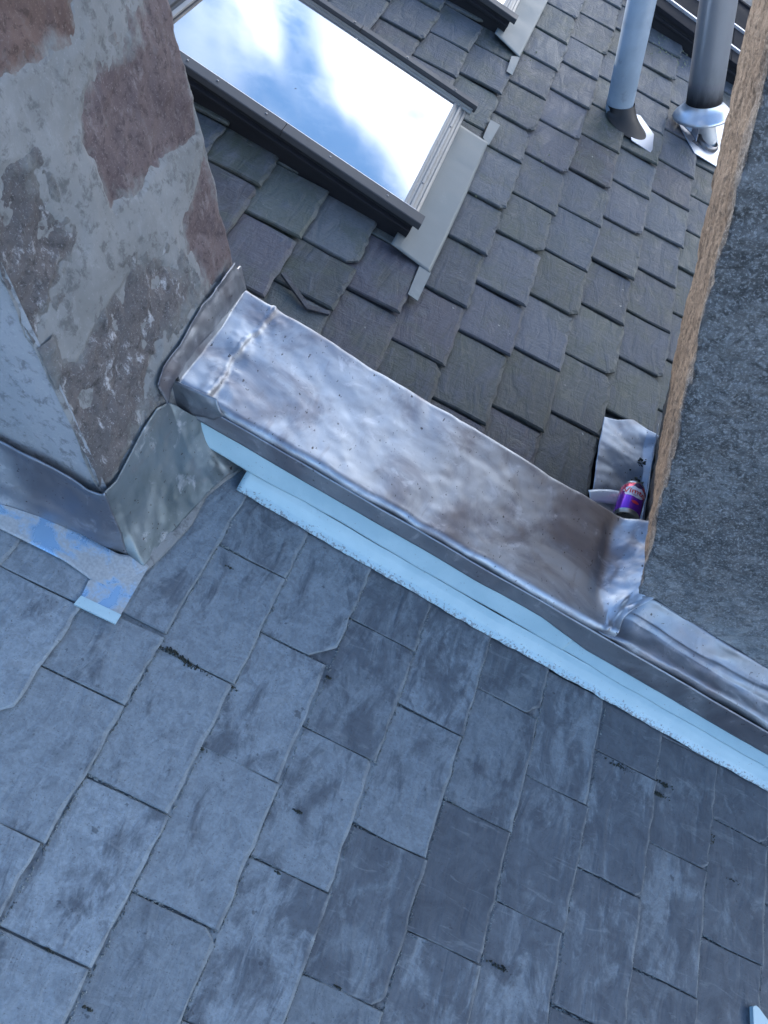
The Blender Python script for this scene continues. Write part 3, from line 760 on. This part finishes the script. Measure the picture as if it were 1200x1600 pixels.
# ------------------------------------------------------------------ right chimney stack (three visible courses of ashlar)
def right_stack():
    def X_near(Z): return 0.5338+(0.5455-0.5338)*(Z+0.20)/0.55
    def X_far(Z): return 0.5240+(0.546-0.5240)*(Z+0.30)/1.0
    VFAR = 1.27; XB = 1.25
    q1 = onV(1128, 345, VR); q2 = onV(1062, 645, VR)
    zs = [-0.75, Z_(q2), Z_(q1), 1.15]
    for bi in range(3):
        z0, z1 = zs[bi], zs[bi+1]
        nz_ = max(40, int((z1-z0)/0.0042))
        Zs = np.linspace(z0, z1, nz_)
        # perimeter: far-left -> near-left -> near-right
        nA, nB = 110, 190
        sA = np.linspace(0, 1, nA); sB = np.linspace(0, 1, nB)[1:]
        pts = []; arr = []
        Zg = Zs[:, None]
        VA = VFAR+(VR-VFAR)*sA[None, :]+0*Zg; XA = X_far(Zg)+(X_near(Zg)-X_far(Zg))*sA[None, :]
        XBg = X_near(Zg)+(XB-X_near(Zg))*sB[None, :]; VB = np.full_like(XBg, VR)
        ZA = np.broadcast_to(Zg, XA.shape); ZB = np.broadcast_to(Zg, XBg.shape)
        hA = 0.0034*fbm(np.stack([VA*40, ZA*24, VA*0], -1), 5, 90, 0.62)-0.0012
        hB = 0.0030*fbm(np.stack([XBg*26+ZB*8, ZB*36, XBg*0], -1), 5, 95, 0.62)
        # joints and worn arris
        jz = lambda Z: 0.0020*np.exp(-(Z-z0)/0.0035)+0.0020*np.exp(-(z1-Z)/0.0035)
        hA = hA-0.1*jz(ZA); hB = hB-0.45*jz(ZB)*(1 if bi else 1)
        ragA = 0.003*np.abs(fbm(np.stack([ZA*40, ZA*0, ZA*0], -1), 4, 97))+0.001
        hA = hA-0.7*ragA*np.exp(-(VA-VR)/0.006); hB = hB-ragA[:, -1:]*np.exp(-(XBg-X_near(ZB))/0.005)
        hA = np.minimum(hA, 0.0015)
        for i in range(nz_):
            row = [fromXZ(XA[i, j]-hA[i, j], VA[i, j]+(0.5*ragA[i, -1] if j == nA-1 else 0), Zs[i]) for j in range(nA)]
            row += [fromXZ(XBg[i, j], VB[i, j]-hB[i, j], Zs[i]) for j in range(nB-1)]
            pts.append(row)
            arr += [1.0]*(nA-14)+list(np.linspace(1, 0.1, 14))+[0.0]*(nB-1)
        o = gridmesh('stone_block', pts, ASHLAR, rstack, flip=False)
        a = o.data.attributes.new('arris', 'FLOAT', 'POINT'); a.data.foreach_set('value', arr)
    vs = [P(*fromXZ(x, y, z)) for z, xi in ((-0.85, 0.538), (1.14, 0.584)) for x, y in [(xi, VR+0.010), (XB, VR+0.010), (XB, VFAR-0.01), (xi, VFAR-0.01)]]
    mesh('masonry_core', vs, [(0, 1, 5, 4), (1, 2, 6, 5), (2, 3, 7, 6), (3, 0, 4, 7), (4, 5, 6, 7)], ASHLAR, rstack)
right_stack()

# lead sheet in the corner behind the stack
def lead_pad():
    C = [[(945, 650), (965, 656), (990, 656), (1010, 670), (1024, 690)], [(936, 690), (960, 690), (985, 695), (1005, 705), (1018, 712)],
         [(930, 730), (955, 732), (980, 735), (1002, 742), (1014, 748)], [(925, 775), (948, 778), (974, 784), (998, 790), (1010, 796)], [(925, 815), (948, 820), (968, 826), (992, 834), (1008, 838)]]
    C = np.array([[onW(*C[i][j], 0.016) for j in range(5)] for i in range(5)]); C[:, 4, 2] += 0.012; C[:, 3, 2] += 0.001
    n = 60; s = np.linspace(0, 4, n); T = np.empty((5, n, 3)); G = np.zeros((n, n, 3))
    for i in range(5):
        for c in range(3): T[i, :, c] = np.interp(s, range(5), C[i, :, c])
    for j in range(n):
        for c in range(3): G[:, j, c] = np.interp(s, range(5), T[:, j, c])
    G[..., 2] += 0.0024*fbm(G*np.array([18, 26, 1]), 3, 5)+0.0015*np.sin(G[..., 1]*70+G[..., 0]*25)
    return [[tuple(q) for q in row] for row in G]
o = gridmesh('lead_patch', lead_pad(), lead_material('blue grey lead', (0.25, 0.30, 0.37), (0.18, 0.19, 0.22), 0.8, 0.45, 0.65, 0.4, 0.3), None, thick=0.002)
prop(o, 'creased blue grey lead patch on the far slates under the drink can', 'lead sheet')
lo = [onW(x, y, 0.018) for x, y in [(1024, 692), (1014, 748), (1006, 800), (1000, 836)]]
hi = [fromXZ(0.5225, 1.265, -0.262), fromXZ(0.5235, 1.17, -0.262), fromXZ(0.525, 1.06, -0.256), fromXZ(0.528, 0.96, -0.235)]
strip3('lead_upstand', lo, hi, 60, 10, LEAD_DARK, rstack, 0.0, 0.0015, 45, 'w', seed=71)

spots = []
for (px, py, n, sp) in [(1000, 722, 16, 5), (996, 750, 10, 4), (1003, 728, 8, 4)]:
    for i in range(n):
        a = onW(px+rnd.gauss(0, sp), py+rnd.gauss(0, sp*0.8), 0.02); spots.append((a[0], a[1], 0.0215, rnd.uniform(0.0015, 0.0035)))
prop(clump_mesh('leaf_litter', spots, MOSSM, None), kind='stuff')
spots = []
LICH = simple('grey green lichen', (0.20, 0.23, 0.15), 0.9, var=0.3, scale=60)
for (px, py, n, sp) in [(1045, 70, 50, 14), (1060, 98, 40, 12), (1150, 175, 18, 10), (1080, 60, 12, 10), (830, 95, 8, 14), (860, 260, 6, 25), (700, 300, 6, 30)]:
    for i in range(n):
        a = onW(px+rnd.gauss(0, sp), py+rnd.gauss(0, sp*0.7), 0.012); spots.append((a[0], a[1], 0.0125, rnd.uniform(0.0012, 0.0032)))
clump_mesh('lichen', spots, LICH, far_roof)
# bright strip of metal beside the can
pts = []
A_ = [onW(x, y, 0.030) for x, y in [(919, 766), (935, 764.5), (952, 765), (970, 768)]]
B_ = [onW(x, y, 0.026) for x, y in [(921, 786), (935, 785.5), (952, 787), (970, 790)]]
strip3('metal_offcut', B_, A_, 20, 6, simple('pale painted metal', (0.48, 0.55, 0.62), 0.3, 0.1, 0.08), None, 0.002, 0.0002, 10, 'w', thick=0.0012, seed=1)
prop(bpy.data.objects['metal_offcut'], 'short bright strip of metal poking out beside the drink can', 'metal strip')
o = poly_prism('metal_shard', [(1171, 1573), (1176, 1571.5), (1180, 1575), (1203, 1606), (1172, 1606)], 0.010, 0.0165, BLUE, None)
prop(o, 'pale blue pointed shard of sheet metal on the near slates at the bottom right corner', 'metal shard')

# ------------------------------------------------------------------ lathe helper
def frame_from(axis):
    z = Vector(axis).normalized(); x = z.orthogonal().normalized(); y = z.cross(x); return x, y, z
def lathe(name, base, axis, prof, mat, parent, n=48, smooth_=True, attr=None, squash=None):
    x, y, z = frame_from(axis); vs = []; av = []
    for (r, h, *s) in prof:
        for i in range(n):
            a = i/n*2*math.pi; vs.append(Vector(base)+x*(r*math.cos(a))+y*(r*math.sin(a))+z*h); av.append(s[0] if s else 0)
    fs = gridfaces(len(prof), n, True)
    o = mesh(name, vs, fs, mat, parent, smooth_)
    if attr:
        a = o.data.attributes.new(attr, 'FLOAT', 'POINT'); a.data.foreach_set('value', av)
    return o

# vent pipe
vp = empty('vent_pipe', P(0.36, 2.27, 0), 'slim blue grey plastic vent pipe rising from a black rubber boot', 'pipe')
b0 = P(*onV(966, 175, 2.29)); b1 = P(*onV(1003, 0, 2.29)); ax = (b1-b0).normalized()
lathe('pipe', b0-ax*0.05, ax, [(0.050, 0), (0.050, 1.15), (0.046, 1.15), (0.046, 0.9)], PLAST, vp)
def boot():
    n = 48; top = b0+ax*0.035; x, y, z = frame_from(ax); cu, cv = 0.366, 2.262; rows = []
    for k in range(9):
        t = k/8; s = t**1.6; row = []
        for i in range(n):
            a = i/n*2*math.pi; pt = top+x*(0.054*math.cos(a))+y*(0.054*math.sin(a))
            dv = pt-top; du = dv.dot(P(1, 0, 0)-P(0, 0, 0))/S/S; dd = dv.dot(P(0, 1, 0)-P(0, 0, 0))/S/S
            l = math.hypot(du, dd)+1e-9; bt = P(cu+du/l*0.058*1.05, cv+dd/l*0.052, 0.014)
            q = pt.lerp(bt, t); q += (top+(P(cu, cv, 0.014)-top)*t-q)*(0.18*math.sin(math.pi*t)); row.append(q)
        rows.append(row)
    vs = [q for r in rows for q in r]; return mesh('boot', vs, gridfaces(9, n, True), RUBBER, vp, True)
boot()
poly_prism('flashing_plate', [(975, 172), (1000, 182), (1021, 211), (1018, 241), (986, 220)], 0.013, 0.0155, ALU, vp, bevel=0.001)

# flue
fl = empty('flue_pipe', P(0.60, 2.47, 0), 'steel flue with soot above a flared bright storm collar, beside the right chimney edge', 'pipe')
f0 = P(*onV(1104, 214, 2.46)); f1 = P(*onV(1098, 172, 2.46)); f2 = P(*onV(1123, 0, 2.46)); ax2 = (f2-f1).normalized()
hcol = (f1-f0).length
lathe('inner_pipe', f0-(f1-f0).normalized()*0.10, (f1-f0).normalized(), [(0.039, 0), (0.039, hcol+0.15)], STEEL, fl)
lathe('storm_collar', f1-ax2*0.020, ax2, [(0.112, -0.002), (0.113, 0), (0.108, 0.010), (0.088, 0.030), (0.072, 0.044), (0.070, 0.055)], simple('polished collar', (0.60, 0.64, 0.70), 0.36, 0.8, 0.08, 14, 0.1, dirt=(0.12, 0.11, 0.11), dirt_at=(0.62, 0.75), dirt_scale=14), fl)
lathe('flue', f1+ax2*0.012, ax2, [(0.067, 0, 0.85), (0.067, 0.05, 0.6), (0.067, 0.12, 0.36), (0.067, 0.25, 0.22), (0.067, 0.6, 0.15), (0.067, 1.1, 0.2), (0.06, 1.1, 1), (0.06, 1.0, 1)], FLUE, fl, attr='soot')
lathe('sealing_ring', P(*onW(1106, 222, 0.020)), P(0, 0, 1)-P(0, 0, 0), [(0.039, 0.01), (0.046, 0.008), (0.050, 0), (0.05, -0.01)], SCREW, fl)
poly_prism('flashing_plate', [(1060, 195), (1084, 240), (1128, 267), (1175, 260), (1180, 215), (1140, 180), (1105, 178)], 0.0125, 0.015, ALU, fl, bevel=0.001)
# dressed cone behind the flue
def cone_sheet():
    top = [onV(x, y, 2.44) for x, y in [(1076, 192), (1084, 190), (1094, 190)]]
    bot = [onW(1060, 190, 0.018), onW(1080, 208, 0.018), onW(1088, 222, 0.018)]
    return strip3('dressed_gusset', bot, top, 20, 10, ALU, fl, 0.002, 0.001, 30, 'w', seed=81)
cone_sheet()

# ------------------------------------------------------------------ skylights
def skylight(corners, label, group='skylights in the far roof', skirt=True, screws=True, tabs=None, apron=None, H=0.06, topw=0.05, cw=0.029, bars=(), clad=None):
    clad = clad or CLAD
    """corners at height H: near-top, near-bottom, far-bottom, far-top"""
    (a, b, c, d) = [np.array(q) for q in corners]
    ev = (b-a)/np.linalg.norm(b-a); ew = (d-a)/np.linalg.norm(d-a)
    Ls = np.linalg.norm(b-a); Wt = np.linalg.norm(d-a)
    def M(s, t, w):                      # s metres-like units down from the top, t across from near side (roof units)
        x = s/Ls; y = t/Wt; q = a*(1-x)*(1-y)+b*x*(1-y)+c*x*y+d*(1-x)*y
        return P(q[0], q[1], w)
    root = empty('skylight', M(Ls/2, Wt/2, 0), label, 'skylight', group)
    def extr(name, prof, s0, s1, mat, closed=True, far=False, par=root, bev=0.0008):
        # profile in (t,w) swept from s0 to s1
        pr = [(Wt-t, w) for t, w in prof] if far else prof
        n = len(pr); vs = [M(s, t, w) for s in (s0, s1) for t, w in pr]
        fs = [(i, (i+1) % n, n+(i+1) % n, n+i) for i in range(n)]+[tuple(range(n)), tuple(range(2*n-1, n-1, -1))]
        if not far: fs = [f[::-1] for f in fs]
        o = mesh(name, vs, fs, mat, par)
        m = o.modifiers.new('bevel', 'BEVEL'); m.width = bev; m.segments = 2; m.limit_method = 'ANGLE'
        return o
    def extr_t(name, prof, t0, t1, mat, par=root):
        n = len(prof); vs = [M(s, t, w) for t in (t0, t1) for s, w in prof]
        fs = [(i, (i+1) % n, n+(i+1) % n, n+i) for i in range(n)]+[tuple(range(n)), tuple(range(2*n-1, n-1, -1))]
        o = mesh(name, vs, fs, mat, par)
        m = o.modifiers.new('bevel', 'BEVEL'); m.width = 0.0008; m.segments = 2; m.limit_method = 'ANGLE'
        return o
    # outer frame standing in the roof
    side = [(-0.002, -0.02), (-0.002, H-0.028), (-0.0065, H-0.027), (-0.0065, H-0.021), (0.004, H-0.019), (0.004, H-0.009), (cw, H-0.009), (cw, -0.02)]
    extr('frame', side, -topw, Ls-0.012, FRAME); extr('frame', side, -topw, Ls-0.012, FRAME, far=True)
    lid = [(0.0, H-0.012), (0.0, H), (0.002, H+0.001), (cw-0.002, H+0.001), (cw, H-0.001), (cw, H-0.008), (0.003, H-0.0085)]
    cut = Ls*0.47
    extr('side_cladding', lid, -topw, cut-0.0006, clad); extr('side_cladding', [(t-0.0006, w+0.0006) for t, w in lid], cut+0.0006, Ls, clad)
    lidf = [(0.0, H-0.014), (0.0, H+0.006), (0.002, H+0.007), (0.017, H+0.007), (0.018, H+0.001), (0.018, H-0.008), (0.003, H-0.0085)]
    extr('side_cladding', lidf, -topw, cut-0.0006, clad, far=True); extr('side_cladding', [(t-0.0006, w+0.0006) for t, w in lidf], cut+0.0006, Ls+0.002, clad, far=True)
    extr('glazing_bar', [(0.0185, H-0.012), (0.0185, H-0.001), (0.0225, H), (0.0235, H-0.004), (0.0275, H-0.0035), (0.029, H-0.0075), (0.029, H-0.012)], -topw+0.01, Ls-0.004, CLADB, far=True)
    extr('head_cladding_filler', [(cw, H-0.03), (cw, H-0.011), (Wt-cw, H-0.011), (Wt-cw, H-0.03)], -topw, Ls-0.05, MATT, bev=0.0004)
    # glass
    gl = mesh('glass_pane', [M(s, t, w) for w in (H-0.0055, H-0.0105) for s, t in ((-0.008, cw+0.0008), (Ls-0.046, cw+0.0008), (Ls-0.046, Wt-0.030), (-0.008, Wt-0.030))],
              [(0, 1, 2, 3), (7, 6, 5, 4), (0, 4, 5, 1), (1, 5, 6, 2), (2, 6, 7, 3), (3, 7, 4, 0)], GLASS, root)
    extr('glazing_trim', [(cw-0.0004, H-0.006), (cw-0.0004, H+0.0004), (cw+0.0016, H-0.0002), (cw+0.0016, H-0.005)], -topw, Ls-0.02, ALU, bev=0.0003)
    extr_t('head_cladding', [(-topw, 0.0), (-topw, H+0.004), (-0.030, H+0.006), (-0.028, H), (-0.008, H-0.001), (-0.008, H-0.010), (-0.02, 0.0)], cw, Wt-0.019, CLAD)
    extr_t('head_bar', [(-0.022, H+0.001), (-0.020, H+0.0045), (-0.012, H+0.0045), (-0.010, H+0.001)], cw, Wt-0.03, CLADB)
    # ribbed sill profile at the lower end
    e = Ls
    extr_t('sill_profile', [(e-0.046, H-0.012), (e-0.046, H-0.004), (e-0.040, H-0.0035), (e-0.039, H-0.007), (e-0.034, H-0.007), (e-0.033, H-0.0045), (e-0.027, H-0.0048), (e-0.026, H-0.010),
                            (e-0.020, H-0.011), (e-0.019, H-0.009), (e-0.013, H-0.011), (e-0.012, H-0.022), (e-0.010, H-0.045), (e-0.03, H-0.05)], cw+0.001, Wt-0.0295, CLADB)
    for bt in bars:
        extr('bright_trim', [(bt, H-0.004), (bt+0.001, H+0.009), (bt+0.011, H+0.009), (bt+0.012, H-0.004)], -topw, Ls-0.004, ALU)
    if screws:
        for s in (0.11, 0.22, 0.40, 0.64, 0.86):
            for far in (0, 1):
                t = 0.015 if not far else Wt-0.010; w = H+0.001 if not far else H+0.0075
                lathe('screw', M(Ls*s+(0.02 if far else 0), t, w), P(0, 0, 1)-P(0, 0, 0), [(0.0035, 0), (0.0035, 0.0012), (0.0022, 0.0022), (0.0001, 0.0024)], SCREW, root, 14)
        for t in (0.26, 0.74):
            lathe('screw', M(Ls-0.030, Wt*t, H-0.005), P(0, 0, 1)-P(0, 0, 0), [(0.0035, 0), (0.0035, 0.0015), (0.002, 0.0025), (0.0001, 0.0026)], SCREW, root, 14)
    if apron:
        lo_, hi_ = apron
        strip3('apron_flashing', lo_, hi_, 60, 14, APRON, root, 0.0, 0.0008, 12, 'w', thick=0.0015, seed=91)
    for tb in (tabs or []):
        poly_prism('flashing_tab', tb, 0.0175, 0.0190, APRON, root)
    return root
B1 = [onW(292, 103, .06), onW(658, 352, .06), onW(745, 165, .06)]
c1 = [(-0.515, 1.392), B1[1][:2], B1[2][:2], (-0.515, 1.839)]
ap_lo = [onW(x, y, 0.0215) for x, y in [(634, 408), (637, 398), (664, 300), (716, 206), (727, 202), (742, 200)]]
ap = ([(0.004, 1.325, 0.0225), (0.004, 1.40, 0.0225), (0.0, 1.6, 0.0225), (-0.005, 1.80, 0.0225)],
      [onW(672, 426, 0.0195), onW(696, 376, 0.0195), onW(730, 301, 0.0195), onW(763, 223, 0.0195)])
skylight(c1, 'large skylight with cloud reflected in its glass, nearest the lead capped wall', apron=ap,
         tabs=[[(655, 416), (673, 427), (652, 471), (637, 460)], [(754, 216), (766, 188), (781, 196), (763, 228)]])
e2 = onW(807, 32, .06)
c2 = [(-0.56, e2[1]+0.012), (e2[0], e2[1]), (e2[0]-0.016, e2[1]+0.47), (-0.575, e2[1]+0.475)]
ap2 = ([(e2[0]-0.03, 2.25, 0.0225), (e2[0]-0.035, 2.5, 0.0225), (e2[0]-0.04, 2.75, 0.0225)], [onW(812, 90, 0.0195), onW(857, 0, 0.0195), (0.035, 2.78, 0.0195)])
skylight(c2, 'skylight at the top edge of the picture, only its lower corner and grey flashing seen', apron=ap2, tabs=[[(799, 88), (812, 90), (800, 118), (791, 112)]])
e3 = onW(1026, 5, .0); 
c3 = [(0.33, 2.905), (0.90, 2.87), (0.885, 3.36), (0.315, 3.37)]
skylight(c3, 'dark framed skylight behind the steel flue, in the top right corner', screws=False, cw=0.46, bars=(0.075, 0.235), clad=MATT)

# ------------------------------------------------------------------ drink can
def can_material():
    m, t, b = newmat('printed can'); c = N(t, 'ShaderNodeTexCoord'); sx = N(t, 'ShaderNodeSeparateXYZ'); L(t, c.outputs['Object'], sx.inputs[0])
    k = rng(t, mth(t, 'ADD', sx.outputs['Z'], mth(t, 'MULTIPLY', noise(t, c.outputs['Object'], 60, 3), 0.02)), 0.008, 0.036)
    L(t, mixc(t, k, (0.20, 0.03, 0.42), (0.60, 0.06, 0.12)), b.inputs['Base Color']); b.inputs['Metallic'].default_value = 0.55; b.inputs['Roughness'].default_value = 0.22
    return m
CANM = can_material()   # violet body turning red towards the lid
CANAL = simple('can aluminium', (0.42, 0.42, 0.40), 0.30, 0.9, 0.1, 20)
WHITEP = simple('white print', (0.75, 0.70, 0.76), 0.35, 0.1); REDP = simple('red print', (0.60, 0.03, 0.03), 0.35, 0.1); DARKP = simple('dark print', (0.05, 0.02, 0.08), 0.35, 0.1)
pb = onW(977, 812, 0.052); pt_ = onW(991, 762, 0.052)
cb = P(*pb); ct = P(*pt_); cax = (ct-cb).normalized(); CL = 0.115; CR = 0.0325
can = empty('drink_can', cb, 'purple and red drink can lying on the lead patch against the right chimney', 'can')
def can_part(name, prof, mat, n=56):
    vs = []; 
    for r, h in prof:
        for i in range(n):
            a = i/n*2*math.pi; vs.append((r*math.cos(a), r*math.sin(a), h-CL/2))
    me = bpy.data.meshes.new(name); me.from_pydata(vs, [], gridfaces(len(prof), n, True)); me.validate(); me.materials.append(mat); me.shade_smooth()
    o = bpy.data.objects.new(name, me); COL.objects.link(o); o.parent = can; return o
# local frame: z along the can, x towards the viewer's side of the label
zc = cax; toc = (P(0, 0, 1)-cb).normalized(); xc = (toc-zc*toc.dot(zc)).normalized(); yc = zc.cross(xc)
Mc = Matrix((xc, yc, zc)).transposed()
parts = [can_part('can_body', [(CR-0.001, 0.010), (CR, 0.013), (CR, 0.094), (CR-0.001, 0.097), (0.0275, 0.106)], CANM),
         can_part('can_base', [(CR-0.001, 0.0102), (0.0295, 0.004), (0.0265, 0.0005), (0.0245, 0.0), (0.0232, 0.002), (0.020, 0.0065), (0.012, 0.0105), (0.0002, 0.012)], CANAL),
         can_part('can_rim', [(0.0275, 0.1055), (0.0262, 0.1085), (0.0272, 0.111), (0.0268, 0.1125), (0.0255, 0.112), (0.0245, 0.106), (0.0002, 0.106)], CANAL)]
def wrap(name, vs2, fs, mat, lift):
    vs = [((CR+lift)*math.cos(a/CR), (CR+lift)*math.sin(a/CR), z) for a, z in vs2]
    me = bpy.data.meshes.new(name); me.from_pydata(vs, [], fs); me.validate(); me.materials.append(mat)
    o = bpy.data.objects.new(name, me); COL.objects.link(o); o.parent = can; return o
def blob(name, pts, mat, lift, rings=6):
    c = (sum(p[0] for p in pts)/len(pts), sum(p[1] for p in pts)/len(pts)); n = len(pts); vs = [c]; fs = []
    for r in range(1, rings+1): vs += [(c[0]+(p[0]-c[0])*r/rings, c[1]+(p[1]-c[1])*r/rings) for p in pts]
    fs += [(0, 1+i, 1+(i+1) % n) for i in range(n)]
    for r in range(rings-1):
        b = 1+r*n; fs += [(b+i, b+n+i, b+n+(i+1) % n, b+(i+1) % n) for i in range(n)]
    return wrap(name, vs, fs, mat, lift)
def splash(w, h, cx, cz, k, n=40):
    return [(cx+w*(1+0.10*math.sin(k*i/n*6.283)+0.05*math.sin(11*i/n*6.283))*math.cos(i/n*6.283), cz+h*(1+0.08*math.cos(k*i/n*6.283))*math.sin(i/n*6.283)) for i in range(n)]
parts.append(blob('white_splash', splash(0.030, 0.019, 0.006, 0.014, 5), WHITEP, 0.0003))
parts.append(blob('fruit_print', splash(0.012, 0.008, 0.010, 0.036, 4), DARKP, 0.0004))
parts.append(blob('fruit_print', splash(0.010, 0.005, 0.012, -0.022, 3), REDP, 0.0004))
# lettering: font curve turned into a mesh and wrapped round the can
def lettering(txt, size, cx, cz, mat, lift, bold=0.0):
    cu = bpy.data.curves.new('lettering', 'FONT'); cu.body = txt; cu.size = size; cu.align_x = 'CENTER'; cu.offset = bold; cu.resolution_u = 3
    to = bpy.data.objects.new('lettering_tmp', cu); COL.objects.link(to); dg = bpy.context.evaluated_depsgraph_get(); dg.update()
    me0 = bpy.data.meshes.new_from_object(to.evaluated_get(dg))
    vs2 = [(cx+v.co.x, cz+v.co.y) for v in me0.vertices]; fs = [tuple(p.vertices) for p in me0.polygons]
    bpy.data.objects.remove(to); bpy.data.curves.remove(cu)
    return wrap('lettering', vs2, fs, mat, lift)
parts.append(lettering('Vimto', 0.024, 0.006, 0.006, REDP, 0.0007, 0.0006))
parts.append(lettering('FIZZY', 0.006, 0.006, -0.001, DARKP, 0.0007, 0.0001))
for o in parts:
    o.matrix_parent_inverse = Matrix.Identity(4)
    o.location = zc*(CL/2); o.rotation_euler = Mc.to_euler()
bpy.context.view_layer.update()
print('slates near', len(near_roof.children), 'far', len(far_roof.children))
